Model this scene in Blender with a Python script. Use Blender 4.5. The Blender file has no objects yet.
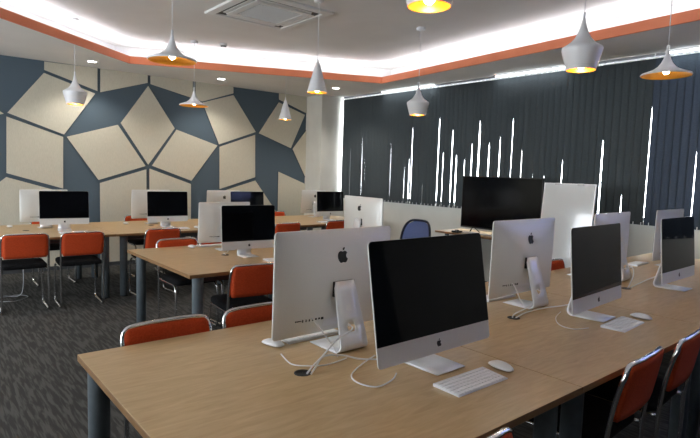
import bpy, bmesh, math, random
from mathutils import Vector, Matrix
R = math.radians
random.seed(4)
scn = bpy.context.scene
COL = scn.collection

# ------------------------------------------------------------------ camera
F = 534.43; YAW = R(50.2022); PIT = R(-5.0191); ROLL = R(1.764)
CAM = Vector((-0.518, -2.3468, 1.52))
fw = Vector((math.cos(YAW)*math.cos(PIT), math.sin(YAW)*math.cos(PIT), math.sin(PIT)))
r0 = Vector((math.sin(YAW), -math.cos(YAW), 0)); u0 = r0.cross(fw)
rt = math.cos(ROLL)*r0 + math.sin(ROLL)*u0
up = -math.sin(ROLL)*r0 + math.cos(ROLL)*u0
cam_d = bpy.data.cameras.new('camera'); cam = bpy.data.objects.new('camera', cam_d); COL.objects.link(cam)
cam.matrix_world = Matrix(((rt.x, up.x, -fw.x, CAM.x), (rt.y, up.y, -fw.y, CAM.y), (rt.z, up.z, -fw.z, CAM.z), (0, 0, 0, 1)))
cam_d.sensor_width = 36; cam_d.lens = 36*F/700; cam_d.clip_start = .05
scn.camera = cam

# ------------------------------------------------------------------ world, exposure
scn.view_settings.view_transform = 'Standard'; scn.view_settings.look = 'None'
scn.view_settings.exposure = 1.10; scn.view_settings.gamma = 1
scn.view_settings.use_curve_mapping = False
w = bpy.data.worlds.new('sky'); scn.world = w; w.use_nodes = True
bg = w.node_tree.nodes['Background']; bg.inputs[0].default_value = (.88, .94, 1, 1); bg.inputs[1].default_value = 9.0
COVE_W = 1.0       # watts per metre of cove strip
TUBE_W = .5
DOWN_W = 11.0
BULB_W = 1.2

ZC, ZU = 2.905, 3.2          # soffit and raised ceiling heights
XW, YB, XL, YF = 5.93, 6.1, -4.0, -6.0
XB = 5.83                    # plane of the blinds
TZ = .74

def ray(u, v):
    return fw + rt*((u-350)/F) + up*((219-v)/F)
def on_y(u, v, y):
    d = ray(u, v); t = (y-CAM.y)/d.y; return CAM + d*t

# ------------------------------------------------------------------ materials
MATS = {}
def mat(name, col, rough=.5, metal=0, spec=.5, emit=None, es=0, trans=0, coat=0):
    m = bpy.data.materials.new(name); m.use_nodes = True
    b = m.node_tree.nodes['Principled BSDF']
    b.inputs['Base Color'].default_value = (*col, 1); b.inputs['Roughness'].default_value = rough
    b.inputs['Metallic'].default_value = metal; b.inputs['Specular IOR Level'].default_value = spec
    b.inputs['Coat Weight'].default_value = coat
    if emit: b.inputs['Emission Color'].default_value = (*emit, 1); b.inputs['Emission Strength'].default_value = es
    if trans: b.inputs['Transmission Weight'].default_value = trans
    MATS[name] = m; return m
def nd(m, t, **kw):
    n = m.node_tree.nodes.new(t)
    for k, v in kw.items():
        if hasattr(n, k) and not k[0].isupper(): setattr(n, k, v)
        else: n.inputs[k.replace('_', ' ')].default_value = v
    return n
def noise_tint(m, c1, c2, scale, stretch=(1, 1, 1), lo=.35, hi=.65, detail=4, bump=0, obj=True, dist=0):
    L = m.node_tree.links; b = m.node_tree.nodes['Principled BSDF']
    tc = nd(m, 'ShaderNodeTexCoord'); mp = nd(m, 'ShaderNodeMapping'); mp.inputs['Scale'].default_value = stretch
    L.new(tc.outputs['Object'], mp.inputs[0])
    nz = nd(m, 'ShaderNodeTexNoise', Scale=scale, Detail=detail, Distortion=dist); L.new(mp.outputs[0], nz.inputs['Vector'])
    cr = nd(m, 'ShaderNodeValToRGB'); cr.color_ramp.elements[0].position = lo; cr.color_ramp.elements[1].position = hi
    cr.color_ramp.elements[0].color = (*c1, 1); cr.color_ramp.elements[1].color = (*c2, 1)
    L.new(nz.outputs['Fac'], cr.inputs[0]); L.new(cr.outputs[0], b.inputs['Base Color'])
    if bump:
        bp = nd(m, 'ShaderNodeBump', Strength=bump, Distance=.01); L.new(nz.outputs['Fac'], bp.inputs['Height']); L.new(bp.outputs[0], b.inputs['Normal'])
    return nz
mat('wood', (.56, .42, .29), .38, spec=.4)
noise_tint(MATS['wood'], (.44, .295, .145), (.57, .405, .215), 7, (.8, 5, 1), .25, .75, 8, dist=1.2)
mat('wood_edge', (.42, .25, .12), .4)
noise_tint(MATS['wood_edge'], (.20, .105, .042), (.26, .145, .062), 12, (1, 1, 3))
mat('carpet', (.08, .075, .075), .95, spec=.1)
nz = noise_tint(MATS['carpet'], (.045, .044, .041), (.085, .083, .077), 11, (4.2, .42, 1), .45, .58, 5, dist=.35, bump=.2)
mat('white_wall', (.66, .66, .64), .85, spec=.2)
noise_tint(MATS['white_wall'], (.66, .65, .59), (.71, .70, .64), 3)
mat('ceiling_paint', (.52, .50, .49), .9, spec=.1)
noise_tint(MATS['ceiling_paint'], (.80, .785, .765), (.84, .825, .805), 2)
mat('orange_paint', (.80, .20, .085), .6)
noise_tint(MATS['orange_paint'], (.84, .25, .12), (.88, .28, .135), 4)
mat('blue_panel', (.085, .13, .175), .85, spec=.2)
noise_tint(MATS['blue_panel'], (.088, .122, .152), (.104, .142, .174), 60, (8, 1, 1))
mat('beige_panel', (.55, .52, .43), .85, spec=.2)
noise_tint(MATS['beige_panel'], (.56, .535, .435), (.64, .61, .505), 40, (9, 1, .6))
mat('panel_edge', (.045, .07, .095), .8)
mat('blind', (.045, .058, .066), 1, spec=.0)
def fabric_trans(m, wgt, col):
    nt = m.node_tree; b = nt.nodes['Principled BSDF']; out = nt.nodes['Material Output']
    t = nd(m, 'ShaderNodeBsdfTranslucent', Color=(*col, 1)); mx = nd(m, 'ShaderNodeMixShader', Fac=wgt)
    nt.links.new(b.outputs[0], mx.inputs[1]); nt.links.new(t.outputs[0], mx.inputs[2]); nt.links.new(mx.outputs[0], out.inputs[0])
noise_tint(MATS['blind'], (.054, .062, .066), (.066, .076, .081), 50, (1, 1, 8))
fabric_trans(MATS['blind'], .008, (.11, .14, .15))

mat('blind_blue', (.06, .075, .10), 1, spec=.0)
noise_tint(MATS['blind_blue'], (.044, .056, .068), (.055, .070, .085), 50, (1, 1, 8))
fabric_trans(MATS['blind_blue'], .012, (.14, .17, .26))
mat('blind_purple', (.25, .24, .42), .8, spec=.2)
noise_tint(MATS['blind_purple'], (.23, .22, .40), (.28, .26, .46), 50, (1, 1, 8))
fabric_trans(MATS['blind_purple'], .27, (.32, .38, .76))
mat('alu', (.72, .72, .71), .42, metal=.25)
noise_tint(MATS['alu'], (.71, .72, .70), (.73, .74, .72), 200)
mat('alu_light', (.74, .75, .77), .33, metal=.4)
mat('screen', (.003, .003, .004), .05, spec=.36)
mat('tv_screen', (.003, .003, .004), .12, spec=.2)
mat('black', (.012, .012, .012), .45)
mat('black_gloss', (.006, .006, .007), .12)
mat('mid_grey', (.42, .42, .43), .35, metal=.6)
mat('chrome', (.75, .75, .76), .12, metal=1)
mat('orange_pad', (.62, .085, .02), .8, spec=.25)
noise_tint(MATS['orange_pad'], (.48, .055, .012), (.58, .075, .018), 120, bump=.15)
mat('seat_black', (.010, .010, .011), .9, spec=.08)
noise_tint(MATS['seat_black'], (.008, .008, .009), (.014, .014, .015), 90, bump=.1)
mat('leg_grey', (.14, .17, .195), .5, spec=.4)
noise_tint(MATS['leg_grey'], (.105, .128, .142), (.12, .145, .16), 30)
mat('steel_dark', (.06, .065, .07), .5)
mat('white_plastic', (.78, .78, .78), .3)
mat('key', (.90, .90, .91), .45)
mat('cable', (.75, .75, .76), .4)
mat('shade_white', (.82, .83, .85), .35, coat=.3)
mat('gold', (.90, .42, .06), .30, metal=.85)
mat('bulb', (1, .9, .7), .5, emit=(1, .88, .62), es=20)
mat('down_led', (1, 1, 1), .5, emit=(1, .96, .90), es=14)
mat('tube_led', (1, 1, 1), .5, emit=(.85, .92, 1), es=4)
mat('cove_led', (1, 1, 1), .5, emit=(.95, .95, 1), es=4)
mat('mesh_blue', (.13, .19, .42), .8)
noise_tint(MATS['mesh_blue'], (.11, .165, .38), (.15, .21, .46), 200)
mat('navy', (.012, .016, .04), .5)
mat('board', (.68, .71, .72), .12, coat=.5)
mat('ac_white', (.80, .80, .79), .5)
mat('ac_dark', (.06, .06, .06), .6)
mat('ac_mesh', (.16, .16, .155), .7)
mat('frame_grey', (.30, .31, .33), .4, metal=.4)
g = mat('glass', (1, 1, 1), .0, trans=1)
def mk_glass():
    m = MATS['glass']; nt = m.node_tree; out = nt.nodes['Material Output']
    t = nd(m, 'ShaderNodeBsdfTransparent'); gl = nd(m, 'ShaderNodeBsdfGlossy', Roughness=.02)
    mx = nd(m, 'ShaderNodeMixShader', Fac=.06)
    nt.links.new(t.outputs[0], mx.inputs[1]); nt.links.new(gl.outputs[0], mx.inputs[2]); nt.links.new(mx.outputs[0], out.inputs[0])
mk_glass()

# ------------------------------------------------------------------ mesh helpers
def link(name, me, parent=None, loc=(0, 0, 0), rz=0):
    o = bpy.data.objects.new(name, me); COL.objects.link(o); o.location = loc; o.rotation_euler = (0, 0, rz)
    if parent: o.parent = parent
    return o
class MB:
    def __init__(s): s.bm = bmesh.new(); s.mats = []
    def mi(s, m):
        if m not in s.mats: s.mats.append(m)
        return s.mats.index(m)
    def face(s, pts, m, smooth=False):
        vs = [s.bm.verts.new(p) for p in pts]; f = s.bm.faces.new(vs); f.material_index = s.mi(m); f.smooth = smooth; return f
    def box(s, a, b, m, bev=0):
        x0, y0, z0 = a; x1, y1, z1 = b
        bm = bmesh.new() if bev else s.bm
        vs = [bm.verts.new(p) for p in ((x0,y0,z0),(x1,y0,z0),(x1,y1,z0),(x0,y1,z0),(x0,y0,z1),(x1,y0,z1),(x1,y1,z1),(x0,y1,z1))]
        k = s.mi(m)
        for q in ((0,3,2,1),(4,5,6,7),(0,1,5,4),(1,2,6,5),(2,3,7,6),(3,0,4,7)):
            f = bm.faces.new([vs[i] for i in q]); f.material_index = k
        if bev:
            bmesh.ops.bevel(bm, geom=bm.edges[:], offset=bev, segments=2, affect='EDGES', profile=.5)
            for f in bm.faces: f.material_index = k
            s.merge(bm)
        return s
    def merge(s, bm, M=None):
        if M is not None: bm.transform(M)
        me = bpy.data.meshes.new('t'); bm.to_mesh(me); bm.free(); s.bm.from_mesh(me); bpy.data.meshes.remove(me)
    def rings(s, rings, m, smooth=True, cap0=False, cap1=False, closed=True):
        k = s.mi(m); V = [[s.bm.verts.new(p) for p in r] for r in rings]; n = len(V[0])
        for a, b in zip(V[:-1], V[1:]):
            for i in range(n if closed else n-1):
                j = (i+1) % n
                f = s.bm.faces.new((a[i], a[j], b[j], b[i])); f.material_index = k; f.smooth = smooth
        if cap0: f = s.bm.faces.new(V[0][::-1]); f.material_index = k
        if cap1: f = s.bm.faces.new(V[-1]); f.material_index = k
        return s
    def lathe(s, prof, m, n=24, c=(0, 0), cap0=False, cap1=False):
        return s.rings([[(c[0]+r*math.cos(2*math.pi*i/n), c[1]+r*math.sin(2*math.pi*i/n), z) for i in range(n)] for r, z in prof], m, True, cap0, cap1)
    def tube(s, pts, r, m, n=8, sub=6, smooth_path=True):
        P = [Vector(p) for p in pts]
        if smooth_path and len(P) > 2:
            Q = []
            for i in range(len(P)-1):
                p0, p1, p2, p3 = P[max(i-1, 0)], P[i], P[i+1], P[min(i+2, len(P)-1)]
                for j in range(sub):
                    t = j/sub
                    Q.append(.5*((2*p1)+(p2-p0)*t+(2*p0-5*p1+4*p2-p3)*t*t+(3*p1-p0-3*p2+p3)*t**3))
            Q.append(P[-1]); P = Q
        rings = []; T0 = None; N = None
        for i, p in enumerate(P):
            T = (P[min(i+1, len(P)-1)]-P[max(i-1, 0)]).normalized()
            if N is None:
                N = T.orthogonal().normalized()
            else:
                N = (N - T*N.dot(T)).normalized()
            B = T.cross(N)
            rings.append([p + r*(math.cos(2*math.pi*k/n)*N + math.sin(2*math.pi*k/n)*B) for k in range(n)])
        return s.rings(rings, m, True, True, True)
    def prism(s, poly, axis, a, b, m, m_side=None):
        """polygon (2D) extruded along axis between a and b"""
        def P(q, t):
            return {'x': (t, q[0], q[1]), 'y': (q[0], t, q[1]), 'z': (q[0], q[1], t)}[axis]
        k = s.mi(m); ks = s.mi(m_side or m)
        A = [s.bm.verts.new(P(q, a)) for q in poly]; B = [s.bm.verts.new(P(q, b)) for q in poly]
        f = s.bm.faces.new(A[::-1]); f.material_index = k
        f = s.bm.faces.new(B); f.material_index = k
        for i in range(len(poly)):
            j = (i+1) % len(poly); f = s.bm.faces.new((A[i], A[j], B[j], B[i])); f.material_index = ks
        return s
    def mesh(s, name, recalc=True):
        if recalc: bmesh.ops.recalc_face_normals(s.bm, faces=s.bm.faces[:])
        me = bpy.data.meshes.new(name); s.bm.to_mesh(me); s.bm.free()
        for m in s.mats: me.materials.append(MATS[m])
        return me
    def build(s, name, parent=None, loc=(0, 0, 0), rz=0, recalc=True):
        return link(name, s.mesh(name, recalc), parent, loc, rz)
def tag(o, label, cat, group=None, kind=None):
    if label: o['label'] = label
    if cat: o['category'] = cat
    if group: o['group'] = group
    if kind: o['kind'] = kind
    return o
def struct(o): o['kind'] = 'structure'; return o
def thing(name, label, cat, loc=(0, 0, 0), rz=0, group=None):
    o = link(name, None, None, loc, rz); o.empty_display_size = .05; return tag(o, label, cat, group)
def dup(root, loc, rz, label, group=None):
    r = root.copy(); COL.objects.link(r); r.location = loc; r.rotation_euler = (0, 0, rz); r['label'] = label
    if group: r['group'] = group
    for ch in list(root.children):
        c = ch.copy(); COL.objects.link(c); c.parent = r
        for gch in list(ch.children):
            d = gch.copy(); COL.objects.link(d); d.parent = c
    return r
def rrect(x0, x1, z0, z1, r, n=5):
    out = []
    for cx, cz, a in ((x1-r, z0+r, -90), (x1-r, z1-r, 0), (x0+r, z1-r, 90), (x0+r, z0+r, 180)):
        for i in range(n+1):
            t = R(a+90*i/n); out.append((cx+r*math.cos(t), cz+r*math.sin(t)))
    return out

# ------------------------------------------------------------------ room shell
struct(MB().box((XL-.1, YF-.1, -.1), (XW+.3, YB+.1, 0), 'carpet').build('floor'))
ADDED_LW = [(5.3, 3.9), (3.3, 1.9), (1.3, -.1)]          # unseen left-wall windows added to light the ceiling and column, z 1.0 to 2.4
mb = MB(); mb.box((XL-.1, YF-.1, 0), (XL, YB+.1, 1.0), 'white_wall').box((XL-.1, YF-.1, 2.4), (XL, YB+.1, 3.5), 'white_wall')
yy = [YB+.1] + [v for q in ADDED_LW for v in q] + [YF-.1]
for a, b in zip(yy[0::2], yy[1::2]): mb.box((XL-.1, b, 1.0), (XL, a, 2.4), 'white_wall')
struct(mb.build('wall_left'))
for i, (a, b) in enumerate(ADDED_LW):  # frames, panes and portals of the added daylight windows
    o = struct(MB().box((XL-.07, b, 1.0), (XL-.03, a, 1.05), 'white_plastic').box((XL-.07, b, 2.35), (XL-.03, a, 2.4), 'white_plastic')
        .box((XL-.07, b, 1.05), (XL-.03, b+.05, 2.35), 'white_plastic').box((XL-.07, a-.05, 1.05), (XL-.03, a, 2.35), 'white_plastic').build('window_%d' % (i+6)))
    MB().box((XL-.052, b+.05, 1.05), (XL-.048, a-.05, 2.35), 'glass').build('glass_pane', o)
    ld = bpy.data.lights.new('daylight_portal', 'AREA'); ld.shape = 'RECTANGLE'; ld.size = 1.4; ld.size_y = a-b; ld.cycles.is_portal = True
    lo = bpy.data.objects.new('daylight_portal', ld); COL.objects.link(lo); lo.location = (XL-.11, (a+b)/2, 1.7); lo.rotation_euler = (0, R(-90), 0)
struct(MB().box((XL, YF-.1, 0), (XW+.3, YF, 3.5), 'blue_panel').build('wall_front'))
# patterned wall: dark blue ground with raised beige acoustic panels traced as one cladding
mb = MB(); mb.box((XL, YB, 0), (XW+.3, YB+.1, 3.5), 'blue_panel')
wb = struct(mb.build('wall_back'))
B = None
polys = [
 [(43.9, 61.6), (97.1, 68.2), (97.1, 91.2), (43.9, 70.0)],
 [(99.9, 68.6), (147.3, 75), (147.3, 83), (99.9, 92.4)],
 [(150, 75.2), (192.3, 80.6), (192.3, 98.4), (150, 84.2)],
 [(195, 81), (233, 86), (233, 93.4), (202, 101.6), (195, 99.4)],
 [(278.4, 92), (306, 95.4), (306, 113.5), (278.4, 99.6)],
 [(43.6, 73), (95, 93.7), (63.8, 134.6), (7.2, 112.8)],
 [(6.2, 116.5), (62.9, 137), (62.9, 188.5), (6.2, 173)],
 [(-40, 84), (3.6, 113.8), (-40, 122)],
 [(6, 177), (62.6, 192.2), (62.6, B), (-40, B), (-40, 212)],
 [(66.3, 136.8), (117.5, 124.8), (145.2, 166), (98.2, 180)],
 [(147.8, 86), (174.3, 128.4), (147.8, 164.8), (120.3, 123)],
 [(149, 168.5), (190.6, 184), (190.6, B), (149, B)],
 [(99.5, 183), (146, 169.3), (146, B), (99.5, B)],
 [(176, 129.6), (217, 145.5), (191, 180.7), (151.5, 165.7)],
 [(202, 102.6), (233, 95.2), (255.3, 132), (218.5, 144.4)],
 [(219, 146.8), (254.7, 134.8), (254.7, 177.2), (219, 189)],
 [(258.2, 133.2), (278.2, 102.3), (304.4, 115), (290.3, 148.3)],
 [(292, 149), (306, 130), (306, 180)],
 [(277.8, 171.6), (306, 184.5), (306, B), (277.8, B)],
 [(219, 192), (254.8, 180.5), (275.4, 211), (275.4, B), (219, B)],
 [(-60, 56), (-60, 56.01), (-59, 56)],
]
mb = MB()
for P in polys[:-1]:
    W3 = [None if q[1] is None else on_y(q[0], q[1], YB) for q in P]
    pts = []
    for i, q in enumerate(W3):
        if q is None:
            nb = W3[i-1] if W3[i-1] is not None else W3[(i+1) % len(W3)]
            pts.append((nb.x, .06))
        else: pts.append((q.x, min(q.z, ZC+.02)))
    mb.prism(pts, 'y', YB-.018, YB, 'beige_panel', 'panel_edge')
# plain continuation of the cladding out of the picture on the left
mb.prism([(XL, .06), (-.9, .06), (-1.6, 1.5), (-3, 2.9), (XL, 2.9)], 'y', YB-.018, YB, 'beige_panel', 'panel_edge')
mb.build('acoustic_panelling', wb)['label'] = 'beige polygonal panels with narrow blue joints'
struct(MB().box((XL, YB-.012, 0), (5.36, YB, .07), 'steel_dark').build('baseboard_back'))
# column in the corner
struct(MB().box((5.36, 5.60, 0), (XW+.1, YB, 3.3), 'white_wall').build('wall_corner'))
# window wall with openings
WIN = [(5.56, 3.70), (3.66, 1.84), (1.80, .06), (.02, -1.72), (-1.76, -3.4)]
ZS, ZT = 1.06, 2.80
mb = MB()
mb.box((XW, YF, 0), (XW+.2, YB, ZS), 'white_wall').box((XW, YF, ZT), (XW+.2, YB, 3.5), 'white_wall')
ys = [YB] + [v for wn in WIN for v in wn] + [YF]
for a, b in zip(ys[0::2], ys[1::2]): mb.box((XW, b, ZS), (XW+.2, a, ZT), 'white_wall')
mb.box((XW, WIN[4][1], ZS), (XW+.2, WIN[4][0], 1.60), 'white_wall')
struct(mb.build('wall_right'))
for i, (a, b) in enumerate(WIN):
    ZS = 1.60 if i == 4 else 1.06
    o = MB().box((XW+.08, b, ZS), (XW+.12, a, ZS+.04), 'frame_grey').box((XW+.08, b, ZT-.04), (XW+.12, a, ZT), 'frame_grey') \
        .box((XW+.08, b, ZS+.04), (XW+.12, b+.035, ZT-.04), 'frame_grey').box((XW+.08, a-.035, ZS+.04), (XW+.12, a, ZT-.04), 'frame_grey').build('window_%d' % (i+1))
    struct(o)
    MB().box((XW+.098, b+.035, ZS+.04), (XW+.102, a-.035, ZT-.04), 'glass').build('glass_pane', o)

# ceiling: soffit ring with a raised tray
TRAY = [(.0, 3.73), (1.89, 5.33), (5.21, 3.86), (4.73, -.62), (4.55, -2.4), (3.4, -3.0), (-1.0, -3.0), (-2.6, -1.6), (-2.6, 1.5)]
def soffit():
    bm = bmesh.new()
    out = [(XL, YF), (XW+.05, YF), (XW+.05, YB), (XL, YB)]
    for z in (ZC, ZC+.015):
        A = [bm.verts.new((x, y, z)) for x, y in out]; H = [bm.verts.new((x, y, z)) for x, y in TRAY]
        E = [bm.edges.new((A[i], A[(i+1) % 4])) for i in range(4)] + [bm.edges.new((H[i], H[(i+1) % len(H)])) for i in range(len(H))]
        bmesh.ops.triangle_fill(bm, use_beauty=True, use_dissolve=False, edges=E)
    # drop any triangles that fell inside the hole
    def inside(p):
        c = False; n = len(TRAY)
        for i in range(n):
            (x1, y1), (x2, y2) = TRAY[i], TRAY[(i+1) % n]
            if (y1 > p.y) != (y2 > p.y) and p.x < (x2-x1)*(p.y-y1)/(y2-y1)+x1: c = not c
        return c
    kill = [f for f in bm.faces if inside(f.calc_center_median())]
    bmesh.ops.delete(bm, geom=kill, context='FACES_ONLY')
    m = MB(); m.mi('ceiling_paint'); m.merge(bm); return m
struct(soffit().build('ceiling'))
struct(MB().box((XL, YF, ZU), (XW+.1, YB, ZU+.1), 'ceiling_paint').build('ceiling_upper'))
tc = Vector((sum(p[0] for p in TRAY)/len(TRAY), sum(p[1] for p in TRAY)/len(TRAY)))
def offs(poly, d):
    n = len(poly); out = []
    for i in range(n):
        p0, p1, p2 = Vector(poly[i-1]), Vector(poly[i]), Vector(poly[(i+1) % n])
        def nrm(a, b):
            e = (b-a).normalized(); q = Vector((e.y, -e.x))
            return q if q.dot((a+b)/2-tc) > 0 else -q
        n1, n2 = nrm(p0, p1), nrm(p1, p2); k = (n1+n2); k = k/(k.dot(n1)) if k.length > 1e-6 else n1
        out.append(tuple(p1+k*d))
    return out
o1 = offs(TRAY, .02)
mb = MB(); k = mb.mi('orange_paint'); n = len(TRAY)
mb.rings([[(x, y, ZC-.002) for x, y in TRAY], [(x, y, ZC+.095) for x, y in TRAY], [(x, y, ZC+.095) for x, y in o1], [(x, y, ZC-.002) for x, y in o1], [(x, y, ZC-.002) for x, y in TRAY]], 'orange_paint', False)
struct(mb.build('trim_1'))
o3, o4 = offs(TRAY, .40), offs(TRAY, .42)
struct(MB().rings([[(x, y, ZC+.016) for x, y in o3], [(x, y, ZU-.001) for x, y in o3], [(x, y, ZU-.001) for x, y in o4], [(x, y, ZC+.016) for x, y in o4], [(x, y, ZC+.016) for x, y in o3]], 'ceiling_paint', False).build('trim_2'))
# led strips hidden behind the orange upstand
o2 = offs(TRAY, .07)
for i in range(n):
    a, b = Vector(o2[i]), Vector(o2[(i+1) % n]); L = (b-a).length; ang = math.atan2(b.y-a.y, b.x-a.x); c = (a+b)/2
    t = thing('cove_light_strip', '', 'light strip', (c.x, c.y, ZC+.016), ang, 'light strips hidden in the ceiling cove')
    t['label'] = 'white light strip glowing in the ceiling cove behind the orange upstand'
    MB().box((-L/2+.02, -.012, .062), (L/2-.02, .012, .070), 'cove_led').build('strip', t)
    MB().box((-L/2+.02, -.014, 0), (L/2-.02, .014, .062), 'ac_white').build('channel', t)
    ld = bpy.data.lights.new('cove_lamp', 'AREA'); ld.shape = 'RECTANGLE'; ld.size = L; ld.size_y = .05; ld.energy = COVE_W*L; ld.color = (.88, .91, 1)
    lo = bpy.data.objects.new('cove_lamp', ld); COL.objects.link(lo); lo.parent = t; lo.location = (0, 0, .078); lo.rotation_euler = (R(180), 0, 0)

# ------------------------------------------------------------------ ceiling fittings
# slim batten lights along the window
for (a, b), lb in zip(((4.45, 3.24), (2.17, 1.12), (.02, -1.15)),
        ('slim white batten light above the blinds, nearest the corner column', 'slim white batten light above the blinds over the television', 'slim white batten light above the blinds at the right edge of the photo')):
    t = thing('batten_light', lb, 'ceiling light', (5.76, (a+b)/2, ZC), 0, 'batten lights along the window')
    h = (a-b)/2
    MB().box((-.02, -h, -.018), (.025, h, 0), 'ac_white', .003).build('housing', t)
    MB().box((-.022, -h+.02, -.034), (.002, h-.02, -.018), 'tube_led', .006).build('tube', t)
    ld = bpy.data.lights.new('batten_lamp', 'AREA'); ld.shape = 'RECTANGLE'; ld.size = .03; ld.size_y = 2*h; ld.energy = TUBE_W*2*h; ld.color = (.9, .95, 1)
    lo = bpy.data.objects.new('batten_lamp', ld); COL.objects.link(lo); lo.parent = t; lo.location = (-.01, 0, -.05)
DL = [((1.48, 5.60), 'round recessed downlight above the left part of the patterned wall'),
      ((3.32, 5.50), 'round recessed downlight above the middle of the patterned wall'),
      ((5.04, 4.80), 'round recessed downlight in front of the corner column'),
      ((-1.5, 4.6), None), ((-3.2, 2), None), ((-3.2, -1), None)]
for (x, y), lb in DL:
    if lb is None: lb = 'round recessed downlight out of the picture behind or left of the viewpoint'
    t = thing('recessed_downlight', lb, 'ceiling light', (x, y, ZC), 0, 'recessed downlights in the ceiling border')
    MB().lathe([(.055, -.001), (.062, -.008), (.075, -.006), (.078, 0)], 'white_plastic', 24).build('rim', t)
    MB().lathe([(.055, -.003), (.001, -.003)], 'down_led', 24).build('lens', t)
    ld = bpy.data.lights.new('down_lamp', 'SPOT'); ld.energy = DOWN_W*2; ld.spot_size = R(120); ld.spot_blend = .6; ld.shadow_soft_size = .05; ld.color = (1, .95, .88)
    lo = bpy.data.objects.new('down_lamp', ld); COL.objects.link(lo); lo.parent = t; lo.location = (0, 0, -.02)
# air conditioner cassette
t = thing('ceiling_air_conditioner', 'square white cassette air conditioner set in the ceiling', 'air conditioner', (2.53, 2.78, ZU))
mb = MB(); s = .50
mb.rings([[(a*q, b*q, z) for a, b in ((-1, -1), (1, -1), (1, 1), (-1, 1))] for q, z in ((s, 0), (s, -.012), (s-.006, -.022), (.415, -.026), (.41, -.012))], 'ac_white', False)
mb.build('panel_frame', t)
mb = MB(); mb.rings([[(a*q, b*q, z) for a, b in ((-1, -1), (1, -1), (1, 1), (-1, 1))] for q, z in ((.41, -.012), (.33, -.012))], 'ac_dark', False)
mb.build('air_slot', t)
for k4 in range(4):
    o = MB().box((-.30, -.385, -.024), (.30, -.345, -.018), 'ac_white', .002).build('louvre', t); o.rotation_euler = (0, 0, k4*math.pi/2)
mb = MB(); mb.rings([[(a*q, b*q, z) for a, b in ((-1, -1), (1, -1), (1, 1), (-1, 1))] for q, z in ((.33, -.012), (.328, -.026), (.262, -.028), (.26, -.022))], 'ac_white', False)
mb.build('grille_frame', t)
mb = MB(); mb.box((-.26, -.26, -.022), (.26, .26, -.014), 'ac_mesh')
for i in range(25): q = -.25+i*.0208; mb.box((q-.003, -.26, -.026), (q+.003, .26, -.022), 'ac_white')
mb.build('intake_grille', t)
# smoke detector
t = thing('smoke_detector', 'small round white smoke detector on the ceiling', 'smoke detector', (2.86, 4.50, ZU))
MB().lathe([(.001, -.045), (.03, -.045), (.036, -.03), (.05, -.022), (.055, 0)], 'white_plastic', 24).build('body', t)
MB().lathe([(.037, -.030), (.037, -.038), (.032, -.044)], 'ac_dark', 24).build('vent_ring', t)

# pendants
def pendant(kind, x, y, zb, label, group):
    t = thing('pendant_lamp', label, 'pendant lamp', (x, y, ZU), 0, group)
    b = zb-ZU
    if kind == 'flat':
        out = [(.190, 0), (.195, .006), (.188, .016), (.15, .030), (.105, .047), (.07, .072), (.045, .105), (.028, .14), (.018, .17), (.011, .20), (.008, .215)]
        inn = [(.190, 0), (.183, .010), (.15, .022), (.105, .037), (.07, .058), (.04, .09)]; bz = .038
    elif kind == 'beat':
        out = [(.093, 0), (.105, .04), (.119, .09), (.128, .125), (.130, .140), (.126, .150), (.105, .163), (.075, .185), (.052, .212), (.034, .245), (.020, .285), (.012, .325), (.008, .345)]
        inn = [(.093, 0), (.090, .004), (.101, .04), (.114, .09), (.122, .135), (.07, .18), (.03, .22)]; bz = .035
    else:
        out = [(.100, 0), (.098, .010), (.077, .085), (.056, .162), (.037, .230), (.020, .277), (.012, .294), (.008, .30)]
        inn = [(.100, 0), (.096, .006), (.074, .083), (.05, .16), (.02, .225)]; bz = .03
    MB().lathe([(r, b+z) for r, z in out], 'shade_white', 40, cap1=True).build('shade', t, recalc=True)
    MB().lathe([(r, b+z) for r, z in inn], 'gold', 40, cap1=True).build('gold_lining', t)
    h = out[-1][1]
    MB().lathe([(.009, b+h-.003), (.009, b+h+.03), (.004, b+h+.035)], 'shade_white', 12, cap1=True).build('cord_grip', t)
    MB().tube([(0, 0, b+h+.03), (0, 0, -.025)], .0035, 'white_plastic', 8, smooth_path=False).build('cord', t)
    MB().lathe([(.001, -.03), (.045, -.03), (.05, -.025), (.05, 0)], 'shade_white', 24).build('ceiling_rose', t)
    rb = .026
    MB().lathe([(.001, b+bz-rb)]+[(rb*math.sin(R(a)), b+bz-rb*math.cos(R(a))) for a in range(15, 166, 15)]+[(.012, b+bz+rb+.01), (.012, b+bz+.08)], 'bulb', 16).build('bulb', t)
    ld = bpy.data.lights.new('pendant_bulb', 'POINT'); ld.energy = BULB_W; ld.shadow_soft_size = .02; ld.color = (1, .72, .38)
    lo = bpy.data.objects.new('pendant_bulb', ld); COL.objects.link(lo); lo.parent = t; lo.location = (0, 0, b+bz-rb-.008)
GB, GF, GC = 'rounded white pendant lamps', 'wide flat white pendant lamps', 'conical white pendant lamps'
pendant('beat', 1.05, 4.66, 2.215, 'rounded pot-shaped white pendant lamp in front of the left end of the patterned wall', GB)
pendant('flat', 2.515, 4.66, 2.345, 'small-looking wide flat white pendant lamp in front of the middle of the patterned wall', GF)
pendant('cone', 3.97, 4.66, 2.285, 'farther, smaller-looking white cone pendant lamp against the patterned wall', GC)
pendant('flat', 1.19, 2.035, 2.378, 'wide flat white pendant lamp with gold inside at upper left, nearer of the left two', GF)
pendant('cone', 2.656, 2.035, 2.295, 'nearer white cone pendant lamp hanging before the corner of the orange cove edge', GC)
pendant('beat', 4.11, 2.035, 2.205, 'rounded pot-shaped white pendant lamp before the left part of the window blinds', GB)
pendant('beat', 1.255, -.71, 2.245, 'pot-shaped pendant lamp at the top edge of the photo showing only its gold mouth', GB)
pendant('beat', 3.005, -.497, 2.249, 'large rounded pot-shaped white pendant lamp nearest the viewer, crossing the orange edge', GB)
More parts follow.
